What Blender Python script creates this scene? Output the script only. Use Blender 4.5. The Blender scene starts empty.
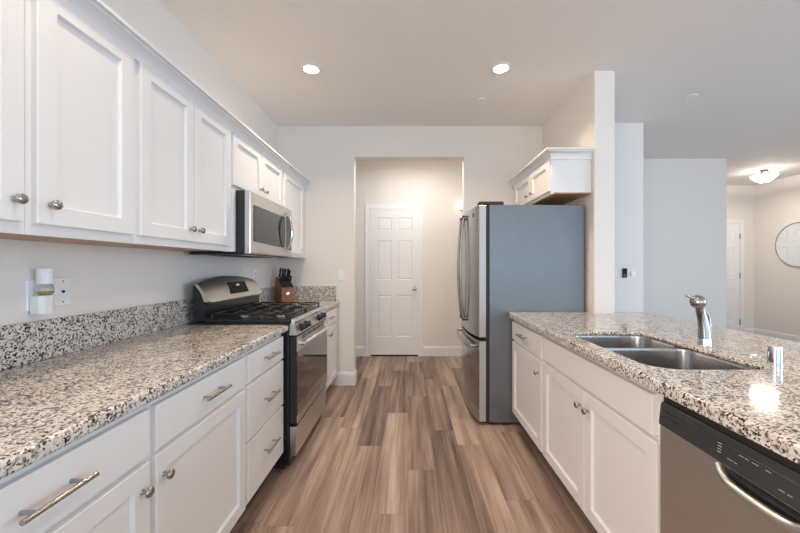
import bpy, bmesh, math, random
from mathutils import Vector, Matrix
random.seed(7)
S = bpy.context.scene
COL = S.collection

# ------------------------------------------------------------------ camera, world, light, exposure
EYE = 1.26; XL_ = -1.42
cam_d = bpy.data.cameras.new('camera'); cam = bpy.data.objects.new('camera', cam_d); COL.objects.link(cam)
cam.location = (0, 0, EYE); cam.rotation_euler = (math.pi/2, 0, 0)
cam_d.sensor_width = 36; cam_d.lens = 345/800*36
cam_d.shift_x = -10/800; cam_d.shift_y = 0.5/800
cam_d.clip_start = 0.02
S.camera = cam
S.view_settings.view_transform = 'Standard'; S.view_settings.look = 'None'
S.view_settings.gamma = 1; S.view_settings.use_curve_mapping = False
S.view_settings.exposure = 0.0
S.cycles.use_denoising = True
S.cycles.diffuse_bounces = 6; S.cycles.max_bounces = 14; S.cycles.glossy_bounces = 6
S.cycles.sample_clamp_indirect = 6

W = bpy.data.worlds.new('world'); S.world = W; W.use_nodes = True
bg = W.node_tree.nodes['Background']; bg.inputs[0].default_value = (.75, .87, 1, 1); bg.inputs[1].default_value = 1.0

def area(name, loc, rot, sx, sy, power, col, shape='RECTANGLE', parent=None, spread=math.pi):
    d = bpy.data.lights.new(name, 'AREA'); d.shape = shape; d.size = sx; d.size_y = sy
    d.energy = power; d.color = col; d.spread = spread
    o = bpy.data.objects.new(name, d); COL.objects.link(o); o.location = loc; o.rotation_euler = rot
    if parent: o.parent = parent
    return o
# daylight entering by the living-room windows (right wall) and by the glazed rear wall
area('daylight_right', (6.26, -0.7, 1.45), (0, math.pi/2, 0), 1.9, 4.2, 152, (.61, .79, 1.0))
area('daylight_rear', (2.4, -5.42, 1.45), (math.pi/2, 0, 0), 6.4, 2.2, 112, (.50, .80, 1.0))
area('warm_fill_left', (XL_+.03, -1.7, 1.5), (0, -math.pi/2, 0), 1.5, 1.8, 101, (1.0, .81, .69))  # added warm fill at a made-up left window, for the left-facing fronts

# ------------------------------------------------------------------ material helpers
def mat(name, col=(.8, .8, .8), rough=.5, metal=0., coat=0., spec=.5, emit=None, estr=0., trans=0.):
    m = bpy.data.materials.new(name); m.use_nodes = True
    p = m.node_tree.nodes['Principled BSDF']
    p.inputs['Base Color'].default_value = (*col, 1); p.inputs['Roughness'].default_value = rough
    p.inputs['Metallic'].default_value = metal; p.inputs['Coat Weight'].default_value = coat
    p.inputs['Specular IOR Level'].default_value = spec
    p.inputs['Transmission Weight'].default_value = trans
    if emit: p.inputs['Emission Color'].default_value = (*emit, 1); p.inputs['Emission Strength'].default_value = estr
    return m
def N(m, t, **kw):
    n = m.node_tree.nodes.new(t)
    for k, v in kw.items(): setattr(n, k, v)
    return n
def L(m, a, b): m.node_tree.links.new(a, b)
def P(m): return m.node_tree.nodes['Principled BSDF']
def math_(m, op, a, b=None, c=None):
    n = N(m, 'ShaderNodeMath', operation=op)
    for i, v in enumerate((a, b, c)):
        if v is None: continue
        if isinstance(v, (int, float)): n.inputs[i].default_value = v
        else: L(m, v, n.inputs[i])
    return n.outputs[0]
def ramp(m, fac, stops, interp='LINEAR'):
    r = N(m, 'ShaderNodeValToRGB'); cr = r.color_ramp; cr.interpolation = interp
    while len(cr.elements) < len(stops): cr.elements.new(1)
    for e, (p, c) in zip(cr.elements, stops):
        e.position = p; e.color = (*c, 1) if len(c) == 3 else c
    L(m, fac, r.inputs[0]); return r.outputs[0]
def noise(m, vec, scale, detail=3, rough=.5):
    n = N(m, 'ShaderNodeTexNoise'); n.inputs['Scale'].default_value = scale
    n.inputs['Detail'].default_value = detail; n.inputs['Roughness'].default_value = rough
    if vec is not None: L(m, vec, n.inputs['Vector'])
    return n
def bump(m, h, strength, dist=.002):
    b = N(m, 'ShaderNodeBump'); b.inputs['Strength'].default_value = strength; b.inputs['Distance'].default_value = dist
    L(m, h, b.inputs['Height']); L(m, b.outputs[0], P(m).inputs['Normal'])
def pos(m): return N(m, 'ShaderNodeNewGeometry').outputs['Position']
def scaled(m, v, s):
    n = N(m, 'ShaderNodeVectorMath', operation='MULTIPLY'); L(m, v, n.inputs[0]); n.inputs[1].default_value = s
    return n.outputs[0]
def painted(name, col, rough, sc, st, dist=.001):
    m = mat(name, col, rough); bump(m, noise(m, pos(m), sc, 4).outputs[0], st, dist); return m

M = {}
M['wall'] = painted('wall_paint', (.80, .765, .73), .75, 130, .25)
M['ceiling'] = painted('ceiling_paint', (.84, .815, .79), .85, 45, .5, .003)
M['trim'] = painted('trim_white', (.84, .84, .84), .4, 60, .05)
M['cab'] = painted('cabinet_white', (.80, .80, .80), .38, 80, .04)
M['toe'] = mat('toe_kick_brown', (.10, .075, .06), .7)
M['plate'] = mat('white_plastic', (.86, .87, .88), .35)
M['black'] = mat('black_enamel', (.012, .013, .016), .22)
M['door_edge'] = mat('door_edge_grey', (.47, .475, .48), .45, .3)
M['faucet'] = mat('faucet_nickel', (.40, .385, .37), .2, 1)
M['blackm'] = mat('black_matte', (.02, .02, .022), .6)
M['iron'] = painted('cast_iron', (.014, .014, .015), .38, 300, .2)
M['glass_dark'] = mat('dark_glass', (.02, .019, .018), .06, spec=.9, coat=.6)
M['micro_glass'] = mat('microwave_glass', (.03, .028, .026), .05, spec=.5, coat=0)
M['panel_black'] = mat('control_black', (.045, .047, .048), .2)
M['chrome'] = mat('chrome', (.78, .79, .80), .10, 1)
M['nickel'] = mat('brushed_nickel', (.42, .40, .38), .24, 1)
M['fridge_side'] = mat('fridge_side_grey', (.18, .195, .215), .34, .45)
_f = M['fridge_side']; bump(_f, noise(_f, pos(_f), 75, 4).outputs[0], .5, .003)
_n = noise(_f, scaled(_f, pos(_f), (34, 34, 12)), 1, 5, .65)
L(_f, ramp(_f, _n.outputs[0], [(.3, (.30,)*3), (.7, (.40,)*3)]), P(_f).inputs['Roughness'])
M['display'] = mat('display_black', (.012, .012, .014), .35, spec=.08)
M['white_mark'] = mat('printed_white', (.42, .42, .41), .5)
M['emblem'] = mat('emblem_silver', (.75, .75, .76), .2, 1)
M['mirror'] = mat('mirror_silver', (.9, .91, .91), .02, 1)
M['opal'] = mat('opal_glass_lit', (1, .95, .88), .4, emit=(1, .88, .74), estr=8)
M['diffuser'] = mat('diffuser_lit', (1, .95, .9), .4, emit=(1, .92, .84), estr=6)
M['lens'] = mat('lamp_lens_lit', (1, .97, .92), .4, emit=(1, .94, .85), estr=16)
M['globe'] = mat('globe_lit', (1, .95, .88), .4, emit=(1, .90, .78), estr=2.6)
M['glass'] = mat('clear_glass', (1, 1, 1), .02, trans=1.0)
M['oil'] = mat('scent_oil', (.85, .74, .30), .1, trans=.6)
M['board'] = mat('plywood_core', (.50, .33, .20), .7)

def steel(name, col, rough, axis):
    m = mat(name, col, rough, 1)
    s = [6, 6, 6]
    for k in range(3):
        if k != axis: s[k] = 500
    n = noise(m, scaled(m, pos(m), s), 1, 2)
    L(m, ramp(m, n.outputs[0], [(.3, (rough*.92,)*3), (.7, (rough*1.1,)*3)]), P(m).inputs['Roughness'])
    return m
M['steel'] = steel('stainless_steel', (.60, .59, .58), .31, 1)
M['steel_v'] = steel('stainless_steel_fridge', (.43, .425, .42), .2, 2)
M['steel_soft'] = steel('stainless_console', (.62, .605, .585), .42, 1)
M['sink'] = steel('sink_steel', (.46, .455, .45), .24, 0)

def make_wood(name, c0, c1, sc):
    m = mat(name, c0, .45)
    n = noise(m, scaled(m, pos(m), sc), 1, 4)
    L(m, ramp(m, n.outputs[0], [(.3, c0), (.7, c1)]), P(m).inputs['Base Color']); return m
M['maple'] = make_wood('raw_maple', (.40, .23, .125), (.50, .31, .18), (40, 3, 40))
M['cherry'] = make_wood('cherry_wood', (.25, .085, .032), (.36, .135, .055), (60, 60, 8))

def make_granite():
    m = mat('speckled_granite', rough=.08, spec=.5)
    p = pos(m)
    d = noise(m, p, 70, 2)
    add = N(m, 'ShaderNodeVectorMath', operation='MULTIPLY_ADD')
    L(m, d.outputs['Color'], add.inputs[0]); add.inputs[1].default_value = (.010, .010, .010); L(m, p, add.inputs[2])
    v = N(m, 'ShaderNodeTexVoronoi'); v.inputs['Scale'].default_value = 190; L(m, add.outputs[0], v.inputs['Vector'])
    sep = N(m, 'ShaderNodeSeparateColor'); L(m, v.outputs['Color'], sep.inputs[0])
    big = noise(m, p, 26, 3)
    val = math_(m, 'MULTIPLY_ADD', math_(m, 'SUBTRACT', big.outputs[0], .5), .75, sep.outputs[0])
    c = ramp(m, val, [(0, (.74, .71, .67)), (.22, (.64, .585, .53)), (.40, (.50, .435, .375)), (.48, (.72, .685, .645)),
                      (.60, (.38, .34, .31)), (.69, (.24, .185, .15)), (.77, (.12, .112, .11)), (.86, (.032, .032, .034))], 'CONSTANT')
    L(m, c, P(m).inputs['Base Color'])
    return m
M['granite'] = make_granite()

def make_floor():
    m = mat('vinyl_planks', rough=.42, spec=.4)
    p = pos(m); s = N(m, 'ShaderNodeSeparateXYZ'); L(m, p, s.inputs[0])
    PW, PL = .178, 1.22
    u = math_(m, 'DIVIDE', math_(m, 'ADD', s.outputs[0], .02), PW)
    row = math_(m, 'FLOOR', u)
    offs = {}
    known = {-3: .96, -2: .01, -1: .68, 0: .30, 1: 1.0}
    rf = math_(m, 'DIVIDE', math_(m, 'ADD', row, 8.5), 31)
    rr = random.Random(3)
    stops = []
    for k in range(31):
        o = known.get(k-8, rr.random()*PL)/PL
        stops.append((k/31, (o, o, o)))
    off = ramp(m, rf, stops, 'CONSTANT')
    v = math_(m, 'ADD', math_(m, 'DIVIDE', s.outputs[1], PL), off)
    colm = math_(m, 'FLOOR', v)
    cid = N(m, 'ShaderNodeCombineXYZ'); L(m, row, cid.inputs[0]); L(m, colm, cid.inputs[1])
    wn = N(m, 'ShaderNodeTexWhiteNoise', noise_dimensions='3D'); L(m, cid.outputs[0], wn.inputs['Vector'])
    # grain: stretched along the plank, shifted per plank
    sh = N(m, 'ShaderNodeVectorMath', operation='MULTIPLY_ADD'); L(m, wn.outputs['Color'], sh.inputs[0])
    sh.inputs[1].default_value = (3, 9, 0); L(m, p, sh.inputs[2])
    g1 = noise(m, scaled(m, sh.outputs[0], (17, .7, 1)), 1, 4, .6)
    g2 = noise(m, scaled(m, sh.outputs[0], (95, 2.0, 1)), 1, 3, .6)
    g3 = noise(m, scaled(m, sh.outputs[0], (9, .45, 1)), 1, 2, .5)
    t = math_(m, 'MULTIPLY_ADD', math_(m, 'SUBTRACT', wn.outputs['Value'], .5), .34, .5)
    t = math_(m, 'MULTIPLY_ADD', math_(m, 'SUBTRACT', g1.outputs[0], .5), 1.2, t)
    t = math_(m, 'MULTIPLY_ADD', math_(m, 'SUBTRACT', g3.outputs[0], .5), .55, t)
    t = math_(m, 'MULTIPLY_ADD', math_(m, 'SUBTRACT', g2.outputs[0], .5), .55, t)
    c = ramp(m, t, [(.14, (.082, .052, .041)), (.36, (.185, .126, .101)), (.58, (.315, .227, .184)), (.84, (.49, .38, .312))])
    fu = math_(m, 'ABSOLUTE', math_(m, 'SUBTRACT', math_(m, 'FRACT', u), .5))
    fv = math_(m, 'ABSOLUTE', math_(m, 'SUBTRACT', math_(m, 'FRACT', v), .5))
    seam = math_(m, 'MAXIMUM', math_(m, 'GREATER_THAN', fu, .4925), math_(m, 'GREATER_THAN', fv, .4988))
    mx = N(m, 'ShaderNodeMix', data_type='RGBA'); L(m, math_(m, 'MULTIPLY', seam, .4), mx.inputs[0]); L(m, c, mx.inputs[6])
    mx.inputs[7].default_value = (.05, .035, .028, 1)
    L(m, mx.outputs[2], P(m).inputs['Base Color'])
    bump(m, math_(m, 'SUBTRACT', math_(m, 'MULTIPLY', g2.outputs[0], .3), seam), .25, .001)
    return m
M['floor'] = make_floor()

# ------------------------------------------------------------------ geometry helpers
def root_of(o):
    while o.parent: o = o.parent
    return o
def part(name, bm, m, parent=None, ang=35, recalc=True, loc=None):
    """links bm (built in world coordinates) as one mesh object under parent"""
    if recalc: bmesh.ops.recalc_face_normals(bm, faces=bm.faces)
    org = Vector(root_of(parent).location) if parent else Vector(loc or (0, 0, 0))
    if org.length: bmesh.ops.translate(bm, verts=bm.verts, vec=-org)
    lim = math.radians(ang)
    for f in bm.faces: f.smooth = True
    for e in bm.edges:
        if len(e.link_faces) == 2: e.smooth = e.calc_face_angle(0) < lim
    me = bpy.data.meshes.new(name); bm.to_mesh(me); bm.free()
    me.materials.append(M[m] if isinstance(m, str) else m)
    o = bpy.data.objects.new(name, me); COL.objects.link(o)
    w = o.modifiers.new('normals', 'WEIGHTED_NORMAL'); w.keep_sharp = True; w.weight = 80
    if parent: o.parent = parent
    else: o.location = org
    return o
def tag(o, label, cat, group=None):
    o['label'] = label; o['category'] = cat
    if group: o['group'] = group
    return o
def thing(name, label, cat, loc=(0, 0, 0), group=None):
    o = bpy.data.objects.new(name, None); COL.objects.link(o); o.location = loc
    o.empty_display_size = .1
    return tag(o, label, cat, group)
def struct(name, bm, m, **k):
    o = part(name, bm, m, **k); o['kind'] = 'structure'; return o
def new(): return bmesh.new()
def box(bm, x0, x1, y0, y1, z0, z1, bev=0, seg=2, edges=None):
    c = Vector(((x0+x1)/2, (y0+y1)/2, (z0+z1)/2))
    r = bmesh.ops.create_cube(bm, size=1, matrix=Matrix.Translation(c) @ Matrix.Diagonal((abs(x1-x0), abs(y1-y0), abs(z1-z0), 1)))
    vs = r['verts']
    if bev:
        es = list({e for v in vs for e in v.link_edges})
        if edges == 'z': es = [e for e in es if abs(e.verts[0].co.z-e.verts[1].co.z) > 1e-6]
        bmesh.ops.bevel(bm, geom=es, offset=bev, segments=seg, profile=.5, affect='EDGES')
    return bm
def bx(*a, **k): return box(new(), *a, **k)
def frame_axes(d):
    d = Vector(d).normalized()
    u = Vector((0, 0, 1)) if abs(d.z) < .9 else Vector((1, 0, 0))
    a = d.cross(u).normalized(); return a, d.cross(a).normalized()
def lathe(bm, prof, org, axis=(0, 0, 1), seg=24):
    """prof: (radius, distance along axis)"""
    ax = Vector(axis).normalized(); a, b = frame_axes(ax); org = Vector(org)
    rings = []
    for r, t in prof:
        if r < 1e-6: rings.append([bm.verts.new(org+ax*t)])
        else: rings.append([bm.verts.new(org+ax*t+a*(r*math.cos(2*math.pi*k/seg))+b*(r*math.sin(2*math.pi*k/seg))) for k in range(seg)])
    for p, q in zip(rings, rings[1:]): bridge(bm, p, q)
    for r in (rings[0], rings[-1]):
        if len(r) > 1: bm.faces.new(r)
    return bm
def bridge(bm, p, q):
    n = max(len(p), len(q))
    for k in range(n):
        j = (k+1) % n
        vs = [p[k % len(p)], p[j % len(p)], q[j % len(q)], q[k % len(q)]]
        u = []
        for v in vs:
            if v not in u: u.append(v)
        if len(u) > 2: bm.faces.new(u)
def tube(bm, pts, r, seg=12, flat=1.0, up=None):
    pts = [Vector(p) for p in pts]; n = len(pts)
    rad = r if isinstance(r, (list, tuple)) else [r]*n
    a = None; rings = []
    for i, p in enumerate(pts):
        d = (pts[min(i+1, n-1)]-pts[max(i-1, 0)]).normalized()
        if a is None: a = (Vector(up) - d*Vector(up).dot(d)).normalized() if up else frame_axes(d)[0]
        a = (a-d*a.dot(d)).normalized(); b = d.cross(a)
        rings.append([bm.verts.new(p+a*(rad[i]*math.cos(2*math.pi*k/seg))+b*(rad[i]*flat*math.sin(2*math.pi*k/seg))) for k in range(seg)])
    for p, q in zip(rings, rings[1:]): bridge(bm, p, q)
    bm.faces.new(rings[0]); bm.faces.new(rings[-1]); return bm
def loft(bm, loops, cap0=False, cap1=True):
    rings = [[bm.verts.new(Vector(c)) for c in l] for l in loops]
    for p, q in zip(rings, rings[1:]): bridge(bm, p, q)
    if cap0: bm.faces.new(rings[0])
    if cap1: bm.faces.new(rings[-1])
    return bm
def prism(bm, pts, vec):
    """closed polygon pts (3-D) extruded by vec"""
    vec = Vector(vec)
    return loft(bm, [pts, [Vector(p)+vec for p in pts]], True, True)
def rrect(x0, x1, y0, y1, r, n=6):
    """rounded rectangle, r: radius or the four radii (x1y1, x0y1, x0y0, x1y0)"""
    rs = r if isinstance(r, (list, tuple)) else [r]*4; out = []
    for (cx, cy, sx, sy, a0), q in zip(((x1, y1, -1, -1, 0), (x0, y1, 1, -1, 90), (x0, y0, 1, 1, 180), (x1, y0, -1, 1, 270)), rs):
        for k in range(n+1):
            a = math.radians(a0+90*k/n)
            out.append((cx+sx*q+q*math.cos(a), cy+sy*q+q*math.sin(a)))
    return out
def slab2d(outlines, z0, z1, bev, m):
    """flat slab with holes and eased edges, returns a bmesh"""
    cu = bpy.data.curves.new('slab', 'CURVE'); cu.dimensions = '2D'; cu.fill_mode = 'BOTH'
    for o in outlines:
        sp = cu.splines.new('POLY'); sp.points.add(len(o)-1); sp.use_cyclic_u = True
        for q, (x, y) in zip(sp.points, o): q.co = (x, y, 0, 1)
    cu.extrude = (z1-z0)/2-bev; cu.bevel_depth = bev; cu.bevel_resolution = 3; cu.offset = -bev
    o = bpy.data.objects.new('slab', cu); COL.objects.link(o)
    dg = bpy.context.evaluated_depsgraph_get(); me = bpy.data.meshes.new_from_object(o.evaluated_get(dg))
    bm = new(); bm.from_mesh(me); bpy.data.objects.remove(o); bpy.data.meshes.remove(me)
    bmesh.ops.remove_doubles(bm, verts=bm.verts, dist=1e-5)
    bmesh.ops.translate(bm, verts=bm.verts, vec=(0, 0, (z0+z1)/2)); return bm
def sweep(bm, path, prof, side=1):
    """profile (out, z) mitred along an XY path; out is to the left of travel times side"""
    n = len(path); P_ = [Vector((p[0], p[1])) for p in path]; loops = []
    for i in range(n):
        d0 = (P_[i]-P_[i-1]).normalized() if i else None
        d1 = (P_[i+1]-P_[i]).normalized() if i < n-1 else None
        d0 = d0 or d1; d1 = d1 or d0
        n0 = Vector((-d0.y, d0.x)); n1 = Vector((-d1.y, d1.x))
        mm = (n0+n1); mm = mm/(mm.dot(n0)) * side
        loops.append([(P_[i].x+mm.x*o, P_[i].y+mm.y*o, z) for o, z in prof])
    return loft(bm, loops, True, True)

# plane mapping for fronts: a = along y (or x), b = up, n = outward
def face_x(x, s): return lambda a, b, n: Vector((x+s*n, a, b))
def face_y(y, s): return lambda a, b, n: Vector((a, y+s*n, b))
def front(bm, Q, a0, a1, b0, b1, t=.02, stile=.057, recess=.012, slab=False):
    def R(i, n): return [Q(a0+i, b0+i, n), Q(a1-i, b0+i, n), Q(a1-i, b1-i, n), Q(a0+i, b1-i, n)]
    loops = [R(0, -t), R(0, -.0025), R(.0025, 0)]
    if not slab: loops += [R(stile, 0), R(stile+.005, -recess)]
    return loft(bm, loops, True, True)
def knob(Q, a, b, parent, r=.0155):
    o = Q(a, b, 0); ax = Q(a, b, 1)-o
    bm = lathe(new(), [(.0075, -.001), (.0075, .002), (.0052, .004), (.005, .013), (.008, .016), (r*.95, .019), (r, .023), (r*.85, .027), (r*.5, .0295), (0, .0302)], o, ax, 20)
    return part('knob', bm, 'nickel', parent, 50)
def bar_handle(Q, ac, b, parent, ln=.158, r=.006, off=.034):
    bm = new(); h = ln/2
    tube(bm, [Q(ac-h, b, off), Q(ac+h, b, off)], r, 14)
    for s in (-1, 1): tube(bm, [Q(ac+s*(h-.028), b, -.001), Q(ac+s*(h-.028), b, off)], .0048, 12)
    return part('bar_handle', bm, 'nickel', parent, 50)

# ------------------------------------------------------------------ room shell
CEIL = 2.765; XL = -1.42; YB = 3.684; XR = 6.31; YR = -5.5; YF = 6.33
struct('floor', bx(XL-.12, XR+.12, YR-.12, YF+.12, -.12, 0), 'floor')
struct('ceiling', bx(XL-.12, XR+.12, YR-.12, YF+.12, CEIL, CEIL+.12), 'ceiling')
OX0, OX1, OZ = -.598, .577, 2.435
def wall_with_opening_y(name, x0, x1, y0, y1, openings, bev=.008):
    bm = new(); x = x0
    pts = []
    for (a0, a1, b0, b1) in openings:
        box(bm, x, a0, y0, y1, 0, CEIL)
        if b0 > 0: box(bm, a0, a1, y0, y1, 0, b0)
        box(bm, a0, a1, y0, y1, b1, CEIL); x = a1
    box(bm, x, x1, y0, y1, 0, CEIL)
    return struct(name, bm, 'wall', recalc=False)
wall_with_opening_y('wall_back', XL, 1.577, YB, YB+.12, [(OX0, OX1, 0, OZ)])
struct('wall_partition', bx(1.415, 1.577, 2.65, YB, 0, CEIL, bev=.012, edges='z'), 'wall')
struct('wall_alcove', bx(1.577, 2.445, 3.605, 3.805, 0, CEIL, bev=.012, edges='z'), 'wall')
struct('wall_return', bx(2.325, 2.444, 3.806, 4.80, 0, CEIL), 'wall')
struct('wall_recess', bx(2.325, 4.415, 4.80, 4.92, 0, CEIL, bev=.018, seg=3, edges='z'), 'wall')
struct('wall_foyer_left', bx(4.295, 4.414, 4.92, YF, 0, CEIL), 'wall')
struct('wall_foyer_back', bx(2.3, XR+.12, YF, YF+.12, 0, CEIL), 'wall')
def wall_with_opening_x(name, x0, x1, y0, y1, openings):
    bm = new(); y = y0
    for (a0, a1, b0, b1) in openings:
        box(bm, x0, x1, y, a0, 0, CEIL); box(bm, x0, x1, a0, a1, 0, b0); box(bm, x0, x1, a0, a1, b1, CEIL); y = a1
    box(bm, x0, x1, y, y1, 0, CEIL)
    return struct(name, bm, 'wall', recalc=False)
wall_with_opening_x('wall_right', XR, XR+.12, YR-.12, YF, [(-2.8, 1.4, .5, 2.4)])
wall_with_opening_x('wall_left', XL-.12, XL, YR-.12, YB+.12, [(-2.6, -.8, .75, 2.25)])
wall_with_opening_y('wall_rear', XL, XR, YR-.12, YR, [(-.8, 5.6, .35, 2.55)])
# window frames in the unseen walls for the daylight, the left one added for the fill
def window(name, rect_axis, c, a0, a1, b0, b1):
    bm = new(); n = 4; w = .05
    def bar(u0, u1, v0, v1):
        if rect_axis == 'x': box(bm, c, c+.06, u0, u1, v0, v1)
        else: box(bm, u0, u1, c-.06, c, v0, v1)
    for k in range(n+1):
        u = a0+(a1-a0-w)*k/n; bar(u, u+w, b0, b1)
    bar(a0, a1, b0, b0+w); bar(a0, a1, b1-w, b1)
    return struct(name, bm, 'trim', recalc=False)
window('window_1', 'x', XR+.03, -2.8, 1.4, .5, 2.4)
window('window_2', 'y', YR-.03, -.8, 5.6, .35, 2.55)
window('added_window_left', 'x', XL-.09, -2.6, -.8, .75, 2.25)  # made-up window, added only to hold the warm left fill
# hall beyond the opening
HY = 4.885
struct('wall_hall_back', bx(-1.42, 1.42, HY, HY+.12, 0, CEIL), 'wall')
struct('wall_hall_left', bx(-1.42, -1.30, YB+.12, HY, 0, CEIL), 'wall')
struct('wall_hall_right', bx(1.30, 1.42, YB+.12, HY, 0, CEIL), 'wall')

BB = [(0, 0), (.014, 0), (.014, .105), (.011, .118), (.008, .124), (.006, .137), (0, .139)]
struct('baseboard_back', sweep(new(), [(-.795, YB), (OX0, YB), (OX0, YB+.12)], BB, -1), 'trim')
struct('baseboard_back_right', sweep(new(), [(OX1, YB+.12), (OX1, YB), (.64, YB)], BB, -1), 'trim')
struct('baseboard_hall_left', sweep(new(), [(-1.30, HY), (-.637, HY)], BB, -1), 'trim')
struct('baseboard_hall_right', sweep(new(), [(.184, HY), (1.30, HY)], BB, -1), 'trim')
struct('baseboard_foyer_right', sweep(new(), [(6.12, YF), (XR, YF), (XR, 2.7)], BB, -1), 'trim')
struct('baseboard_recess', sweep(new(), [(2.445, 4.80), (4.415, 4.80)], BB, -1), 'trim')

def six_panel_door(name, x0, x1, z0, z1, y, knob_x=None, hinges=None):
    w, h = x1-x0, z1-z0
    xs = [0, .125*w, .405*w, .61*w, .875*w, w]
    xs = [0, .13*w, .435*w, .565*w, .87*w, w]
    zs = [0, .125*h, .41*h, .515*h, .785*h, .855*h, .942*h, h]
    bm = new(); g = [[bm.verts.new((x0+a, y, z0+b)) for a in xs] for b in zs]; pan = []
    for j in range(len(zs)-1):
        for i in range(len(xs)-1):
            f = bm.faces.new((g[j][i], g[j][i+1], g[j+1][i+1], g[j+1][i]))
            if i in (1, 3) and j in (1, 3, 5): pan.append(f)
    bm.normal_update()
    bmesh.ops.inset_individual(bm, faces=pan, thickness=.014, depth=-.009)
    bmesh.ops.inset_individual(bm, faces=pan, thickness=.022, depth=.006)
    be = [e for e in bm.edges if e.is_boundary]
    r = bmesh.ops.extrude_edge_only(bm, edges=be)
    bmesh.ops.translate(bm, verts=[v for v in r['geom'] if isinstance(v, bmesh.types.BMVert)], vec=(0, .035, 0))
    d = struct(name, bm, 'trim', ang=20)
    if knob_x is not None:
        part('door_knob', lathe(new(), [(.030, 0), (.030, .006), (.011, .010), (.011, .03), (.024, .04), (.028, .05), (.024, .062), (0, .067)], (knob_x, y, .958), (0, -1, 0)), 'nickel', d, 50)
    for hz in (hinges or []):
        part('hinge', tube(new(), [(x1+.004, y-.004, hz-.05), (x1+.004, y-.004, hz+.05)], .011, 10), 'blackm' if False else 'nickel', d)
    return d
def casing(name, x0, x1, z1, y, w=.066):
    prof = [(0, 0), (.018, 0), (.018, .012), (.012, .03), (.010, w-.012), (.014, w-.006), (.014, w), (0, w)]  # (proud, across)
    bm = new(); loops = []
    for (px, pz, sx, sz) in ((x0, 0, -1, 0), (x0, z1, -1, 1), (x1, z1, 1, 1), (x1, 0, 1, 0)):
        loops.append([(px+sx*(w-c), y-p, pz+sz*(w-c)) for p, c in prof])
    loft(bm, loops, True, True)
    return struct(name, bm, 'trim', ang=25)
six_panel_door('door_1', -.553, .113, .022, 2.074, HY-.012, knob_x=.062)
casing('trim_1', -.566, .122, 2.082, HY)
struct('trim_2', box(box(box(new(), -.566, -.555, HY-.008, HY, 0, 2.082), .115, .122, HY-.008, HY, 0, 2.082), -.566, .122, HY-.008, HY, 2.076, 2.082), 'trim')
struct('door_gap_shade', bx(-.553, .113, HY-.012, HY, 0, .02), 'blackm')  # black strip standing in for the shadow in the gap under the door
six_panel_door('door_2', 5.18, 6.035, .012, 2.055, YF-.012, knob_x=5.25, hinges=(.25, 1.1, 1.82))
casing('trim_4', 5.165, 6.048, 2.066, YF)

# ------------------------------------------------------------------ base cabinets
CT, CB = .905, .865           # counter top and underside
def base_cabinet(label, s, xf, xb, y0, y1, fronts, toe=True):
    """s=+1: front faces +X. xf: front plane of the doors, fronts: list of dicts"""
    xfr = xf - s*.02
    t = thing('base_cabinet', label, 'cabinet', (xfr, (y0+y1)/2, 0))
    a, b = sorted((xfr, xb))
    part('cabinet_box', bx(a, b, y0+.0005, y1-.0005, .105, CB-.001), 'cab', t)
    a2, b2 = sorted((xfr-s*.07, xfr-s*.085))
    part('toe_kick', bx(a2, b2, y0+.0005, y1-.0005, 0, .105), 'toe', t)
    Q = face_x(xf, s)
    for f in fronts:
        k = f['k']
        o = part('drawer_front' if k == 'drawer' else ('false_front' if k == 'false' else 'door'),
                 front(new(), Q, f['a'][0], f['a'][1], f['b'][0], f['b'][1], slab=k != 'door'), 'cab', t, 25)
        if 'handle' in f: bar_handle(Q, f['handle'][0], f['handle'][1], o)
        if 'knob' in f: knob(Q, f['knob'][0], f['knob'][1], o)
    return t
XF, XC = -.773, XL+.002
def drawer_door(label, y0, y1, s, xf, xb, knob_side, split=False):
    g = .012; d0, d1 = y0+g, y1-g; mid = (d0+d1)/2
    fr = [dict(k='drawer', a=(d0, d1), b=(.70, .838), handle=(mid+s*.006, .772))]
    if split: fr += [dict(k='door', a=(d0, mid-.002), b=(.12, .683), knob=(mid-.032, .61)), dict(k='door', a=(mid+.002, d1), b=(.12, .683), knob=(mid+.032, .61))]
    else: fr += [dict(k='door', a=(d0, d1), b=(.12, .683), knob=((d1-.032) if knob_side > 0 else (d0+.032), .61))]
    return base_cabinet(label, s, xf, xb, y0, y1, fr)
drawer_door('white left base cabinet nearest the camera, under the large drawer pull', .42, 1.040, 1, XF, XC, 1)
drawer_door('white left base cabinet with one drawer over one door, beside the three stacked drawers', 1.040, 1.637, 1, XF, XC, -1)
y0, y1 = 1.637, 2.118
base_cabinet('white base cabinet with three stacked drawers left of the stove', 1, XF, XC, y0, y1, [
    dict(k='drawer', a=(y0+.012, y1-.012), b=(.702, .838), handle=(1.884, .778)),
    dict(k='drawer', a=(y0+.012, y1-.012), b=(.424, .690), handle=(1.884, .560)),
    dict(k='drawer', a=(y0+.012, y1-.012), b=(.13, .412), handle=(1.884, .288))])
drawer_door('white base cabinet in the corner beyond the stove', 2.932, YB-.002, 1, XF, XC, 1, True)
# peninsula side
XP, XPB = .805, 1.44
y0, y1 = 2.108, 2.728
base_cabinet('white base cabinet with a drawer and door beside the refrigerator', -1, XP, XPB-.03, y0, y1, [
    dict(k='drawer', a=(y0+.014, y1-.008), b=(.695, .836), handle=(2.43, .77)),
    dict(k='door', a=(y0+.014, y1-.008), b=(.12, .678), knob=(y0+.05, .60))])
y0, y1 = 1.110, 2.108
base_cabinet('white two-door sink cabinet under the double sink', -1, XP, XPB-.03, y0, y1, [
    dict(k='false', a=(y0+.038, y1-.014), b=(.70, .836)),
    dict(k='door', a=(1.5975, y1-.014), b=(.12, .684), knob=(1.628, .61)),
    dict(k='door', a=(y0+.016, 1.5945), b=(.12, .684), knob=(1.555, .61))])
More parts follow.
